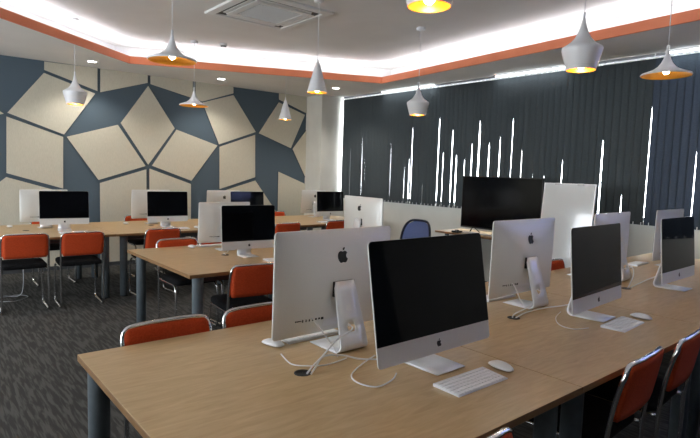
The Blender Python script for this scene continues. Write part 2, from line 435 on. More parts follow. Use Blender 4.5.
pendant('flat', 4.43, -.497, 2.407, 'wide flat white pendant lamp at the right before the window blinds', GF)

# ------------------------------------------------------------------ vertical blinds
SL = [(5.309, 2.008, .016), (5.23, 1.9, .010), (3.904, 1.70, .010), (3.799, 1.746, .016), (3.753, 2.284, .024), (3.485, 1.421, .012), (3.185, 2.423, .022), (3.086, 1.93, .014),
      (2.92, 2.246, .024), (2.827, 1.807, .016), (2.673, 1.778, .016), (2.551, 1.98, .022), (2.428, 2.31, .034), (2.251, 1.974, .022), (2.076, 2.052, .024),
      (1.892, 2.374, .05), (1.729, 1.91, .026), (1.548, 1.699, .014), (1.383, 1.559, .014), (1.142, 1.765, .018), (.651, 2.029, .034), (.394, 1.353, .022), (.143, 2.39, .05), (-.331, 1.859, .02)]
BZ0, BZ1 = 1.03, 2.855
def blind(y0, y1, matn, label, BZ0=1.03):
    """vanes hang from y0 down to y1 (y0 > y1)"""
    t = thing('vertical_blind', label, 'window blind', (XB, (y0+y1)/2, ZC), 0, 'dark vertical blinds on the window wall')
    yc = (y0+y1)/2
    sl = [s for s in SL if y1+.005 < s[0] <= y0+.005]
    bounds = [y0]; cur = y0
    marks = sorted([s[0] for s in sl], reverse=True) + [y1]
    for mk in marks:
        L = cur-mk
        if L < .03: continue
        k = max(1, round(L/.082))
        for i in range(1, k+1): bounds.append(cur-L*i/k)
        cur = mk
    N = 18; mb = MB(); hang = MB(); chain = MB()
    for a, b in zip(bounds[:-1], bounds[1:]):
        s = next((q for q in sl if abs(q[0]-b) < .012), None)
        s2 = next((q for q in sl if abs(q[0]-a) < .012), None)
        if s: s = (s[0], s[1], s[2]*.46)
        if s2: s2 = (s2[0], s2[1], s2[2]*.46)
        tw = random.uniform(-.006, .006)
        left, right = [], []
        for i in range(N+1):
            z = BZ1-(BZ1-BZ0)*i/N
            ya, yb_ = a+.006, b-.006
            if s:
                g = s[2]*min(1, max(0, (s[1]-z)/.12)); g *= .55+.45*min(1, max(0, (s[1]-z)/.9)) if s[2] < .03 else 1
                if z < s[1]+.02: yb_ = b-.006 + (.006 if g > 0 else 0) + g*.5
            if s2:
                g = s2[2]*min(1, max(0, (s2[1]-z)/.12))
                if z < s2[1]+.02: ya = a+.006-(.006 if g > 0 else 0)-g*.5
            x = .012+tw*math.sin(i/N*2.2)
            left.append((x-.016, ya-yc, z-ZC)); right.append((-x+.004, yb_-yc, z-ZC))
        mid = [((l[0]+r[0])/2-.006, (l[1]+r[1])/2, l[2]) for l, r in zip(left, right)]
        mb.rings([[l, m, r] for l, m, r in zip(left, mid, right)], matn, True, closed=False)
        m = (a+b)/2-yc
        hang.box((-.006, m-.012, BZ1-ZC-.004), (.0, m+.012, BZ1-ZC+.022), 'white_plastic')
        chain.box((-.016, m-.03, BZ0-ZC+.001), (-.012, m-.022, BZ0-ZC+.03), 'white_plastic')
    mb.build('vanes', t, recalc=False)
    hang.build('vane_hangers', t); chain.build('bottom_weights', t)
    MB().box((-.02, y1-yc+.005, BZ1-ZC+.02), (.02, y0-yc-.005, 0), 'frame_grey', .002).build('headrail', t)
blind(5.545, 3.753, 'blind', 'dark grey vertical blind next to the corner column')
blind(3.753, 1.892, 'blind', 'dark grey vertical blind with many bright slits left of and above the television')
blind(1.892, .143, 'blind', 'dark grey vertical blind above the whiteboard')
blind(.143, -1.70, 'blind_blue', 'bluish grey vertical blind at the right edge of the photo')
blind(-1.72, -3.42, 'blind_purple', 'pale purple blind out of the picture, seen only mirrored in a back row screen', 1.57)

# ------------------------------------------------------------------ desks
LEGR = .042
def make_desk(W, D, grommet, left=.10):
    t = thing('desk', '', 'desk')
    h = .028
    top = MB(); z0, z1 = TZ-h, TZ; e = .0008
    x0, x1, y0, y1 = e, W-e, -D+e, -e
    top.box((x0, y0, z0), (x1, y1, z1), 'wood', .0025)
    # brown edge band
    for f in top.bm.faces:
        if abs(f.normal.z) < .3: pass
    eb = top.mi('wood_edge')
    top.bm.normal_update()
    for f in top.bm.faces:
        if abs(f.normal.z) < .6: f.material_index = eb
    top.build('tabletop', t)
    ins = .11
    for x in (left, W-.10):
        for y in (-.085, -D+.085):
            lg = MB().lathe([(LEGR, .012), (LEGR, TZ-h-.006), (LEGR, TZ-h-.0005)], 'leg_grey', 28, c=(x, y), cap0=True, cap1=True).build('leg', t)
            MB().lathe([(LEGR*.8, 0.0005), (LEGR*.86, .012)], 'black', 20, c=(x, y), cap0=True).build('foot_cap', lg)
    for y in (-ins, -D+ins): MB().box((ins+LEGR, y-.015, TZ-h-.055), (W-ins-LEGR, y+.015, TZ-h-.002), 'steel_dark').build('frame_rail', t)
    MB().box((.25, -D/2-.11, TZ-h-.10), (W-.25, -D/2+.11, TZ-h-.08), 'steel_dark').box((.25, -D/2-.11, TZ-h-.08), (W-.25, -D/2-.10, TZ-h-.002), 'steel_dark').box((.25, -D/2+.10, TZ-h-.08), (W-.25, -D/2+.11, TZ-h-.002), 'steel_dark').build('cable_tray', t)
    if grommet:
        gx, gy = grommet
        MB().lathe([(.034, TZ-.001), (.034, TZ+.0025), (.028, TZ+.003), (.026, TZ+.0012), (.001, TZ+.0012)], 'black', 28, c=(gx, gy)).build('cable_grommet', t)
    return t
U = 1.42
d1 = make_desk(U, U, (.64, -.70), .062)
d2 = make_desk(U, U, (.64, -.70))
d2.location = (U, 0, 0); d2['label'] = 'second desk of the front row, under the second pair of computers'; d2['group'] = 'desks of the front row'
def place(src, loc, label, group, first=[True]):
    return dup(src, loc, 0, label, group)
d1.location = (0, 0, 0); d1['label'] = 'nearest wood-topped desk with grey round legs, its left corner at lower left'; d1['group'] = 'desks of the front row'
dup(d2, (2*U, 0, 0), 0, 'third desk of the front row, at the right edge behind the fine seam', 'desks of the front row')
d4 = make_desk(5.72-3*U, U, None); d4.location = (3*U, 0, 0); d4['label'] = 'last desk of the front row, against the window wall'; d4['group'] = 'desks of the front row'
dup(d2, (1.04, 2.735, 0), 0, 'desk at the left end of the middle row', 'desks of the middle row')
dup(d2, (1.04+U, 2.735, 0), 0, 'desk at the right end of the middle row, mostly hidden behind the large computer back', 'desks of the middle row')
Y3 = 5.37
dup(d2, (1.30-U, Y3, 0), 0, 'leftmost desk by the patterned wall', 'desks of the back row')
dup(d2, (1.30, Y3, 0), 0, 'second desk from the left by the patterned wall', 'desks of the back row')
dup(d2, (1.30+U, Y3, 0), 0, 'third desk from the left by the patterned wall', 'desks of the back row')
d5 = make_desk(5.33-(1.30+2*U), U, None, .42); d5.location = (1.30+2*U, Y3, 0); d5['label'] = 'desk of the back row next to the corner column'; d5['group'] = 'desks of the back row'

# ------------------------------------------------------------------ computers
AP = [(-.08,.755),(-.2,.77),(-.32,.72),(-.41,.6),(-.44,.45),(-.41,.28),(-.33,.12),(-.24,.02),(-.16,0),(-.08,.02),(0,.045),(.08,.02),(.17,0),(.26,.04),(.34,.14),(.39,.25),(.31,.31),(.26,.39),(.26,.49),(.30,.57),(.37,.63),(.28,.73),(.17,.77),(.08,.75),(0,.72)]
LF = [(0,.80),(.02,.9),(.09,.98),(.18,1.0),(.17,.9),(.1,.83)]
def fruit(mb, cx, cz, h, y0, y1, m, flip=False):
    for P in (AP, LF):
        mb.prism([(cx+(-x if flip else x)*h, cz+(z-.5)*h) for x, z in P], 'y', y0, y1, m)
def make_computer(W, Hb, zb, tilt, chin, sc):
    """origin on the desk below the lower edge of the display, screen faces -y"""
    t = thing('desktop_computer', '', 'computer')
    Mt = Matrix.Translation((0, 0, zb)) @ Matrix.Rotation(-tilt, 4, 'X')
    def bt(mb, name, parent=None):
        mb.bm.transform(Mt); return mb.build(name, parent or t)
    N = 6; rr = .016*sc
    rect = rrect(-W/2, W/2, 0, Hb, rr, N)
    dense = []
    for i_, q_ in enumerate(rect):
        nx = rect[(i_+1) % len(rect)]; dense.append(q_); L_ = math.hypot(nx[0]-q_[0], nx[1]-q_[1])
        if L_ > .05: dense += [(q_[0]+(nx[0]-q_[0])*j_/12, q_[1]+(nx[1]-q_[1])*j_/12) for j_ in range(1, 12)]
    rect = dense
    cz = Hb/2
    mb = MB(); D = .045*sc
    rings = [[(x, 0, z) for x, z in rect], [(x, .006, z) for x, z in rect]]
    def backy(x, z):
        u = min(1, abs(x)/(W/2)); v = min(1, abs(z-cz)/(Hb/2)); return .006+D*((1-u**2.6)*(1-v**2.6))**.8
    for tt in (.995, .98, .95, .91, .86, .80, .72, .63, .53, .42, .31, .2, .1):
        row = []
        for x, z in rect:
            a_ = math.atan2((z-cz)/Hb, x/W); q = min(1, (1-tt)*1.6)
            ex, ez = W/2*tt*math.cos(a_), Hb/2*tt*math.sin(a_)
            px, pz = x*tt*(1-q)+ex*q, (z-cz)*tt*(1-q)+ez*q
            row.append((px, backy(px, cz+pz), cz+pz))
        rings.append(row)
    mb.rings(rings, 'alu', True, True, True)
    hs = bt(mb, 'housing')
    for p in hs.data.polygons:
        if len(p.vertices) > 6: p.use_smooth = False
    g = rrect(-W/2+.001, W/2-.001, 0, Hb-.001, rr, N)
    g = [q for q in g if q[1] > Hb*.5]
    poly = [(-W/2+.001, chin), (W/2-.001, chin)]+g
    scr = MB(); scr.prism(poly, 'y', -.0025, -.0001, 'screen'); bt(scr, 'screen')
    lg = MB(); fruit(lg, 0, chin*.5, .030*sc, -.0012, -.0001, 'black'); bt(lg, 'front_logo')['label'] = 'small black fruit logo on the chin'
    lg = MB(); yb = .006+D; fruit(lg, 0, Hb*.755, .066*sc, yb-.012, yb-.0035, 'black', True)
    # sit on the curved back
    for v in lg.bm.verts:
        v.co.y = backy(v.co.x, v.co.z) + (.0012 if v.co.y > yb-.008 else -.001)
    bt(lg, 'rear_logo')['label'] = 'black fruit logo on the back'
    # ports lower right of the back (seen from behind: left)
    pt = MB()
    for i, (wd, hh) in enumerate([(.006, .006), (.024, .004), (.005, .013), (.005, .013), (.005, .013), (.005, .013), (.009, .008), (.009, .008), (.013, .013)]):
        x = (.235-.017*i)*sc*W/.69; z = Hb*.16; y = backy(x, z)
        pt.box((x-wd/2*sc, y-.002, z-hh/2*sc), (x+wd/2*sc, y+.0008, z+hh/2*sc), 'black')
    bt(pt, 'port_row')
    md = MB(); mz = .045*sc
    P = rrect(-.085*sc, .085*sc, mz-.018*sc, mz+.018*sc, .012*sc, 4)
    k = md.mi('alu_light'); vs = [md.bm.verts.new((x, backy(x, z)+.0008, z)) for x, z in P]; vs2 = [md.bm.verts.new((x, backy(x, z)-.001, z)) for x, z in P]
    md.bm.faces.new(vs); 
    for i in range(len(P)): md.bm.faces.new((vs[i], vs[(i+1) % len(P)], vs2[(i+1) % len(P)], vs2[i]))
    bt(md, 'memory_door')
    # hinge block
    hz = Hb*.44
    hg = MB(); hg.box((-.055*sc, .03*sc, hz-.035*sc), (.055*sc, .006+D+.012, hz+.03*sc), 'black'); bt(hg, 'hinge')
    # stand: bent plate with a round cable hole
    th = .010*sc; w2 = .083*sc
    top = Mt @ Vector((0, .006+D+.007, hz+.03*sc))
    yr, zf = STAND_BACK*sc, .0005
    # centre line: from top down to the rear bend, then forward along the desk
    rb = .026*sc
    d = Vector((0, yr-top.y, rb-top.z)); 
    line = [top + d*q for q in (0, .15, .3, .45, .55, .62, .69, .76, .84, .93)]
    base_dir = d.normalized()
    # arc
    a0 = math.atan2(base_dir.z, base_dir.y)   # direction angle (pointing down-back)
    p = line[-1].copy(); steps = 8; target = math.pi+2*math.pi if False else -math.pi
    da = (-math.pi - a0)/steps; arc_len = rb*abs(-math.pi-a0)/steps; ang = a0
    for i in range(steps):
        ang += da; p = p + Vector((0, math.cos(ang), math.sin(ang)))*arc_len; line.append(p.copy())
    dz = p.z-(zf+th/2)
    line = [Vector((0, q.y, q.z-dz*min(1, i/9))) for i, q in enumerate(line)]
    yfr = -STAND_FRONT*sc
    line += [Vector((0, q, zf+th/2)) for q in (p.y*.5+yfr*.5, yfr)]
    st = MB(); k = st.mi('alu_light')
    V = []
    hole_i = 6; xs_h = .026*sc
    for i, q in enumerate(line):
        T = (line[min(i+1, len(line)-1)]-line[max(i-1, 0)]).normalized(); Nn = Vector((0, -T.z, T.y))
        tp = (.62, .70, .74, .77, .80, .82, .84, .86, .88, .89)[i] if i < 10 else min(1, .89+.015*(i-9))
        thk = th if i < 14 else th*(.8 if i < len(line)-1 else .35)
        row = []
        for sgn in (1, -1):
            for x in (-w2*tp, -xs_h, 0, xs_h, w2*tp): row.append(Vector((x, 0, 0))+q+Nn*thk/2*sgn)
        V.append([st.bm.verts.new(c) for c in row])
    # round off the hole rows (3x3 block minus centre quad ring): octagonal hole between rows 5..7
    Lh = (line[7]-line[5]).length/2
    for i in (5, 6, 7):
        for base in (0, 5):
            for j, x in ((1, -1), (3, 1)):
                v = V[i][base+j]; v.co.x = x*xs_h*(.72 if i != 6 else 1.0)
    def q4(a, b, c, d_):
        f = st.bm.faces.new((a, b, c, d_)); f.material_index = k; f.smooth = True
    nl = len(line)
    for i in range(nl-1):
        for j in range(4):
            hole = (i in (5, 6) and j in (1, 2))
            if hole: continue
            q4(V[i][j], V[i][j+1], V[i+1][j+1], V[i+1][j]); q4(V[i][5+j+1], V[i][5+j], V[i+1][5+j], V[i+1][5+j+1])
        q4(V[i][0], V[i+1][0], V[i+1][5], V[i][5]); q4(V[i][4], V[i][9], V[i+1][9], V[i+1][4])
    for i in (0, nl-1):
        for j in range(4): q4(V[i][j], V[i][5+j], V[i][5+j+1], V[i][j+1])
    ring = [(5, 1), (5, 2), (5, 3), (6, 3), (7, 3), (7, 2), (7, 1), (6, 1)]
    for a, b in zip(ring, ring[1:]+ring[:1]): q4(V[a[0]][a[1]], V[b[0]][b[1]], V[b[0]][b[1]+5], V[a[0]][a[1]+5])
    sto = st.build('stand', t)
    # faint mark on the arm
    c = line[2]*.35+line[3]*.65; T = (line[3]-line[2]).normalized(); Nn = Vector((0, -T.z, T.y))
    if Nn.y < 0: Nn = -Nn
    lg = MB(); fruit(lg, 0, 0, .034*sc, 0, .0008, 'white_plastic', True)
    Zt = -T
    Mx = Matrix(((1, 0, 0, 0), (0, Nn.y, Zt.y, c.y+Nn.y*th/2), (0, Nn.z, Zt.z, c.z+Nn.z*th/2), (0, 0, 0, 1)))
    lg.bm.transform(Mx); lg.build('stand_logo', sto)
    t['hole_y'] = 0
    hole = line[6]
    return t, hole
STAND_BACK, STAND_FRONT = .145, .062
def keyboard(small=False):
    t = thing('keyboard', '', 'keyboard'); L, Dp = .295, .122
    mb = MB(); P = [(-Dp/2, .001), (Dp/2, .001), (Dp/2, .012), (Dp/2-.003, .0135), (-Dp/2+.002, .0045)]
    mb.prism(P, 'x', -L/2, L/2, 'alu_light'); mb.build('base', t)
    kb = MB(); rows = 6
    for r_ in range(rows):
        y0 = -Dp/2+.006+r_*.0187; n = 14
        if r_ == 0: spans = [.018, .018, .022, .022, .105, .022, .018, .018, .018]
        else: spans = [.0183]*n
        hh = .018 if r_ < 5 else .013
        tot = sum(spans)+.0018*(len(spans)-1); f = (L-.010)/tot; x = -L/2+.005
        for sp in spans:
            z = .0045+(y0+Dp/2)/Dp*.009
            kb.box((x, y0, z), (x+sp*f, y0+hh-.002, z+.0032), 'key'); x += (sp+.0018)*f
    kb.build('keys', t); return t
def mouse():
    t = thing('computer_mouse', '', 'mouse'); a, b = .031, .059
    def prof(z, h): return z
    mb = MB(); rings = []
    for q, z in ((.90, .006), (1.0, .009), (.97, .014), (.86, .019), (.66, .0235), (.40, .026), (.12, .027)):
        rings.append([(a*q*math.copysign(abs(math.cos(u))**.8, math.cos(u)), b*q*math.copysign(abs(math.sin(u))**.8, math.sin(u)), z-.006*(b*q*math.sin(u)/b)**2*(z/.027)) for u in [2*math.pi*i/24 for i in range(24)]])
    mb.rings(rings, 'white_plastic', True, True, True).build('shell', t)
    mb = MB(); mb.rings([[(a*q*math.cos(u), b*q*math.sin(u), z) for u in [2*math.pi*i/24 for i in range(24)]] for q, z in ((.72, .001), (.84, .004), (.9, .0065))], 'mid_grey', True, True, True).build('base', t)
    return t

big, hole_b = make_computer(.665, .456, .07, R(1), .079, 1.023)
big_lean, _ = make_computer(.685, .470, .063, R(10), .079, 1.023)
big_mid, _ = make_computer(.665, .456, .07, R(5), .079, 1.023)
sml, hole_s = make_computer(.51, .388, .072, R(4), .072, .86)
KB = keyboard(); MS = mouse()
used = {}
def put(src, key, x, y, rz, label, group, z=TZ):
    if key not in used:
        used[key] = 1; src.location = (x, y, z); src.rotation_euler = (0, 0, rz); src['label'] = label; src['group'] = group; return src
    return dup(src, (x, y, z), rz, label, group)
G1, G2, G3 = 'computers on the front row', 'computers on the middle row', 'computers on the back row'
PI = math.pi
put(big_lean, 'b1', 1.129, -.966, R(.8), 'large silver all-in-one computer with black screen, nearest the viewer', G1)
put(big_mid, 'b2', 2.475, -.975, R(3.6), 'silver all-in-one computer, black screen facing the viewer, second on the front row', G1)
put(big_mid, 'b2', 3.814, -.93, R(1.3), 'silver all-in-one computer, black screen, cut by the right edge of the photo', G1)
put(big, 'b', .960, -.479, PI+R(1.4), 'largest silver computer seen from the back, left of the nearest black screen', G1)
put(big, 'b', 2.391, -.524, PI, 'silver computer seen from the back, in front of the television', G1)
put(big, 'b', 3.753, -.44, PI+R(2.3), 'silver computer seen from the back, partly hidden behind the second black screen', G1)
put(big, 'b', 4.907, -.444, PI+R(.8), 'silver computer seen from the back, farthest on the front row by the window wall', G1)
put(big, 'b', 3.175, 1.87, R(86), 'silver computer seen from the back with its stand leaning left, turned toward the window wall', G2)
put(sml, 's', 1.817, 1.84, R(-4.7), 'silver computer with black screen on the left desk of the middle row', G2)
put(sml, 's', 1.825, 2.36, PI-R(5), 'silver computer seen from the back on the left desk of the middle row', G2)
put(sml, 's', .89, 4.51, R(-7.7), 'leftmost computer with black screen on the back row', G3)
put(sml, 's', .757, 4.96, PI, 'leftmost computer seen from the back on the back row, behind the leftmost black screen', G3)
put(sml, 's', 2.07, 4.42, R(-5.1), 'second computer with black screen from the left on the back row', G3)
put(sml, 's', 2.04, 4.98, PI-R(1.6), 'second computer seen from the back on the back row, behind the second black screen', G3)
put(sml, 's', 3.05, 4.86, PI-R(1.9), 'silver computer seen from the back before the wall, above the middle row computers', G3)
put(sml, 's', 3.21, 4.40, R(-3.3), 'computer whose screen mirrors purple window blinds, on the back row', G3)
put(sml, 's', 4.71, 4.42, R(-3.8), 'computer with black screen on the back row, nearest the corner column', G3)
put(sml, 's', 4.80, 5.03, PI, 'computer seen from the back on the back row, just in front of the corner column', G3)
# keyboards (origin centre)
GK, GM = 'white keyboards on the desks', 'white mice on the desks'
def kb(x, y, rz, lb): put(KB, 'k', x, y, rz, lb, GK)
def ms(x, y, rz, lb): put(MS, 'm', x, y, rz, lb, GM)
kb(1.105, -1.145, 0, 'white keyboard in front of the nearest black screen')
kb(2.445, -1.125, R(4), 'white keyboard in front of the second black screen on the front row')
kb(3.93, -1.14, 0, 'white keyboard cut by the right edge of the photo')
kb(.93, -.325, PI, 'white keyboard behind the largest computer back')
kb(2.39, -.34, PI, 'white keyboard behind the computer in front of the television')
kb(4.75, -.25, PI+R(3), 'white keyboard on the far end of the front row by the window wall')
kb(3.75, -.24, PI, 'white keyboard hidden behind the third computer back of the front row')
ms(1.33, -1.12, R(-8), 'white mouse right of the nearest keyboard')
ms(2.69, -1.12, R(-6), 'white mouse right of the second keyboard on the front row')
ms(.72, -.35, PI+R(15), 'white mouse beside the lower left corner of the largest computer back')
kb(1.98, 1.57, R(-4), 'white keyboard in front of the black screen on the middle row')
kb(1.83, 2.63, PI, 'white keyboard on the far side of the middle row left desk')
ms(1.61, 2.60, PI, 'white mouse on the far side of the middle row left desk')
kb(.93, 4.25, R(-4), 'white keyboard in front of the leftmost screen on the back row')
ms(.42, 5.12, PI, 'white mouse left of the leftmost computers on the back row')
kb(2.10, 4.19, R(-3), 'white keyboard in front of the second screen on the back row')
ms(2.36, 4.20, R(-3), 'white mouse right of the keyboard before the second back row screen')
ms(1.72, 5.0, PI, 'white mouse left of the second pair of computers on the back row')
kb(4.45, 4.18, 0, 'white keyboard in front of the screen nearest the corner column')

# ------------------------------------------------------------------ cables
def cable(name, pts, label, r=.0033, cat='cable'):
    o = MB().tube(pts, r, 'cable', 8, 8).build(name); return tag(o, label, cat, 'white cables on the desks')
z = TZ+.0045
def Z(pts, hs):
    return [(x, y, z+h) for (x, y), h in zip(pts, hs)]
def hole_pt(cx, cy): return (cx, cy-hole_b.y, TZ+hole_b.z)
def computer_cord(cx, cy, end, label):
    hx, hy, hz_ = hole_pt(cx, cy)
    cable('power_cord', [(hx+.01, hy+.055, hz_+.015), (hx+.004, hy+.02, hz_+.006), (hx-.012, hy-.022, hz_-.004)]+end, label, .0038)
computer_cord(.960, -.479, [(.86, -.63, TZ+.075), (.76, -.672, TZ+.04), (.69, -.70, TZ+.02), (.645, -.722, z)], 'white power cord through the round hole of the largest computer stand')
computer_cord(2.391, -.524, [(2.33, -.655, TZ+.05), (2.24, -.66, TZ+.02), (2.12, -.67, z+.005), (2.055, -.695, z)], 'white power cord through the stand of the computer before the television')
computer_cord(3.753, -.44, [(3.75, -.62, TZ+.12), (3.64, -.68, TZ+.08), (3.50, -.705, z)], 'white power cord through the stand of the third computer back')
cable('network_cable', [(.808, -.517, TZ+.150), (.812, -.535, TZ+.140), (.845, -.56, TZ+.085), (.872, -.59, TZ+.03), (.86, -.64, z)], 'thin white cable plugged in the ports of the largest computer back')
cable('network_cable', [(2.238, -.562, TZ+.150), (2.242, -.580, TZ+.135), (2.27, -.60, TZ+.06), (2.29, -.63, z)], 'thin white cable plugged in the ports of the computer before the television')
cable('loose_cable', [(.681, -.48, z), (.652, -.598, z), (.687, -.653, z), (.756, -.689, z), (.83, -.685, z), (.88, -.675, z)], 'thin white cable with a loose end left of the largest computer stand', .0028)
cable('loose_cable', [(1.05, -.90, TZ+.12), (1.06, -.84, TZ+.03), (1.0, -.775, z), (.918, -.715, z), (.85, -.685, z+.02), (.76, -.675, TZ+.035), (.69, -.712, TZ+.014), (.655, -.735, z)], 'white cord from the nearest black screen to the front desk grommet', .0036)
cable('loose_cable', [(.93, -.92, z), (.868, -.959, z), (.778, -.973, z), (.746, -.904, z), (.779, -.829, z), (.90, -.76, z), (1.0, -.72, z)], 'white cable looping on the desk left of the nearest screen', .0028)
cable('loose_cable', [(2.46, -.90, TZ+.12), (2.50, -.84, TZ+.06), (2.46, -.77, TZ+.03), (2.36, -.72, TZ+.02), (2.20, -.70, TZ+.014), (2.065, -.712, z)], 'white cord from the second black screen to the grommet', .0036)
cable('loose_cable', [(2.40, -.79, z), (2.25, -.844, z), (2.135, -.933, z), (2.126, -1.014, z), (2.212, -1.05, z)], 'thin white cable curled left of the second screen stand', .0024)
cable('loose_cable', [(3.80, -.86, TZ+.14), (3.82, -.79, TZ+.08), (3.76, -.73, TZ+.04), (3.62, -.715, TZ+.015), (3.52, -.715, z)], 'white cord from the right-edge screen to its grommet', .0036)
cable('power_cord', [(1.83, 2.30, TZ+.13), (1.83, 2.26, TZ+.07), (1.78, 2.18, z), (1.70, 2.10, z), (1.69, 2.045, z)], 'white cord behind the computer back on the middle row', .0036)

# ------------------------------------------------------------------ chairs
def make_chair(wd=.41):
    """origin on the floor under the seat centre; sitter faces +y, back rest at -y"""
    t = thing('stacking_chair', '', 'chair')
    w2 = wd/2; r = .0105; zt = .808
    yb, yt = -.205, -.265           # post at seat, at top
    fr = MB()
    path = [(-w2, -.20, .03), (-w2, -.205, .25), (-w2, yb-.003, .45), (-w2, -.225, .60), (-w2, -.25, .72), (-w2+.004, yt+.002, zt-.045), (-w2+.016, yt-.001, zt-.016), (-w2+.045, yt-.003, zt-.003), (-.08, yt-.012, zt), (.08, yt-.012, zt)]
    path += [(-x, y, z_) for x, y, z_ in path[:8][::-1]]
    fr.tube(path, r, 'chrome', 10, 4); fr.build('back_frame', t)
    pad = MB(); z0, z1 = .565, zt-.008
    rows = []
    for i in range(9):
        q = i/8; zz = z0+(z1-z0)*q; yy = -.215-.055*((zz-.5)/.31)
        ww = w2-.010 if 0 < i < 8 else w2-.022
        if i == 8: ww = w2-.028
        if i == 7: zz += .006
        row = []
        for j in range(13):
            a = -1+2*j/12; row.append((ww*a, yy-.012*(1-a*a), zz))
        rows.append(row)
    th = .012
    rings = []
    for row in rows:
        rings.append([(x, y+th, z_) for x, y, z_ in row]+[(x, y-th, z_) for x, y, z_ in row[::-1]])
    pad.rings(rings, 'orange_pad', True, True, True); pad.build('backrest', t)
    for sx in (-1, 1):
        sd = MB(); x = sx*(w2+.0)
        sd.tube([(x*.96, -.20, .44), (x*.96, -.05, .437), (x*.96, .12, .437), (x*.965, .175, .425), (x*.98, .20, .38), (x, .215, .20), (x, .212, .05), (x, .19, .015), (x, .13, .0115), (x, -.10, .0115), (x, -.175, .015), (x, -.20, .045)], r, 'chrome', 10, 4)
        lg = sd.build('leg', t)
        gl = MB(); gl.box((x-.013, .11, .0008), (x+.013, .15, .010), 'black').box((x-.013, -.15, .0008), (x+.013, -.11, .010), 'black'); gl.build('glide', lg)
    sb = MB()
    sb.tube([(-w2*.96, .0, .432), (w2*.96, .0, .432)], .009, 'chrome', 8, smooth_path=False); sb.build('cross_bar', t)
    st = MB(); P = rrect(-w2+.002, w2-.002, -.19, .22, .05, 5)
    def ring(s, z_): return [(x*s, .015+(y-.015)*s, z_) for x, y in P]
    st.rings([ring(.94, .445), ring(.99, .450), ring(1, .465), ring(.99, .482), ring(.94, .492), ring(.6, .496)], 'seat_black', True, True, True); st.build('seat', t)
    return t
CH = make_chair()
def chair(x, y, rz, lb, grp): put(CH, 'c', x, y, rz, lb, grp, 0)
GCn = 'orange chairs on the near side of the front row'; GCf = 'orange chairs on the far side of the front row'
GC2, GC3, GC4, GC5 = 'orange chairs on the near side of the middle row', 'orange chairs on the far side of the middle row', 'orange chairs on the near side of the back row', 'orange chairs along the patterned wall'
yN = -1.50+.275
chair(.60, yN-.03, 0, 'orange chair at the bottom edge of the photo, only the tip of its backrest visible', GCn)
chair(1.785, yN, R(3), 'orange chair with chrome frame at lower right, left of the two seen from the side', GCn)
chair(2.30, yN, R(4), 'orange chair with chrome frame cut by the right edge at lower right', GCn)
chair(.395, .05-.27, PI, 'orange chair peeking over the left end of the nearest desk', GCf)
chair(.885, .05-.27+.01, PI, 'orange chair peeking over the nearest desk just left of the largest computer back', GCf)
chair(3.76, -.215, PI, 'orange chair behind the front row, just right of the computer before the television', GCf)
chair(1.52, 1.13+.27, R(-6), 'orange chair with black seat at the middle row, left of the largest computer back', GC2)
chair(1.53, 2.77-.27, PI, 'orange chair behind the left corner of the middle row', GC3)
chair(1.985, 2.79-.27, PI+R(2), 'orange chair behind the middle row, glimpsed between its two computers', GC3)
chair(.385, 3.72+.275, R(-2), 'leftmost orange chair in the photo', GC4)
chair(.905, 3.68+.275, R(-3), 'second orange chair from the left before the back row desks', GC4)
chair(1.72, 3.67+.275, R(3), 'third orange chair from the left before the back row desks', GC4)
chair(3.42, 3.67+.275, R(0), 'orange chair at the back row, just above the largest computer back', GC4)
chair(4.30, 3.70+.275, R(0), 'orange chair in front of the back row, below the screen nearest the column', GC4)
chair(.90, 5.47-.27, PI, 'orange chair along the patterned wall behind the leftmost computers', GC5)
chair(2.05, 5.47-.27, PI, 'orange chair along the patterned wall behind the second pair of computers', GC5)
chair(3.44, 5.47-.27, PI, 'orange chair along the patterned wall, right of the screen mirroring purple blinds', GC5)
chair(4.31, 5.47-.27, PI, 'orange chair along the patterned wall, left of the computer nearest the column', GC5)

# blue mesh office chair
t = thing('office_chair', 'blue mesh-back office chair with dark frame at the end of the middle row', 'office chair', (4.02, 2.09, 0), R(93))
# local: sitter faces +y, back at -y
fr = MB(); w2 = .22
def bk(x, z_): return (x, -.24-.05*((z_-.5)/.45)+.06*(x/.22)**2, z_)
loop = [bk(-.20, .56), bk(-.225, .70), bk(-.20, .86), bk(-.13, .945), bk(0, .958), bk(.13, .945), bk(.20, .86), bk(.225, .70), bk(.20, .56), bk(0, .53), bk(-.20, .56)]
fr.tube(loop, .014, 'navy', 8, 5); fr.build('back_frame', t)
ms_ = MB(); rows = []
for i in range(9):
    zz = .545+i*.05; q = (zz-.74)/.215; ww = .222*math.sqrt(max(.05, 1-abs(q)**3.2)); rows.append([bk(ww*(-1+j/5), zz) for j in range(11)])
ms_.rings(rows, 'mesh_blue', True, closed=False); ob = ms_.build('mesh_back', t); md = ob.modifiers.new('thickness', 'SOLIDIFY'); md.thickness = .004
st = MB(); P = rrect(-.235, .235, -.21, .24, .07, 5)
st.rings([[(x*s, y*s, z_) for x, y in P] for s, z_ in ((.9, .43), (1, .45), (1, .475), (.95, .495), (.6, .50))], 'seat_black', True, True, True); st.build('seat', t)
MB().tube([(0, -.18, .43), (0, -.26, .42), (0, -.275, .50), (0, -.26, .60)], .014, 'black', 8).build('back_bracket', t)
MB().lathe([(.028, .10), (.028, .26), (.018, .262), (.018, .43)], 'steel_dark', 16, cap0=True, cap1=True).build('gas_lift', t)
bs = MB()
for k5 in range(5):
    a = 2*PI*k5/5+.3; bs.tube([(0.02*math.cos(a), .02*math.sin(a), .12), (.27*math.cos(a), .27*math.sin(a), .075)], .015, 'black', 8, smooth_path=False)
bs.build('star_base', t)
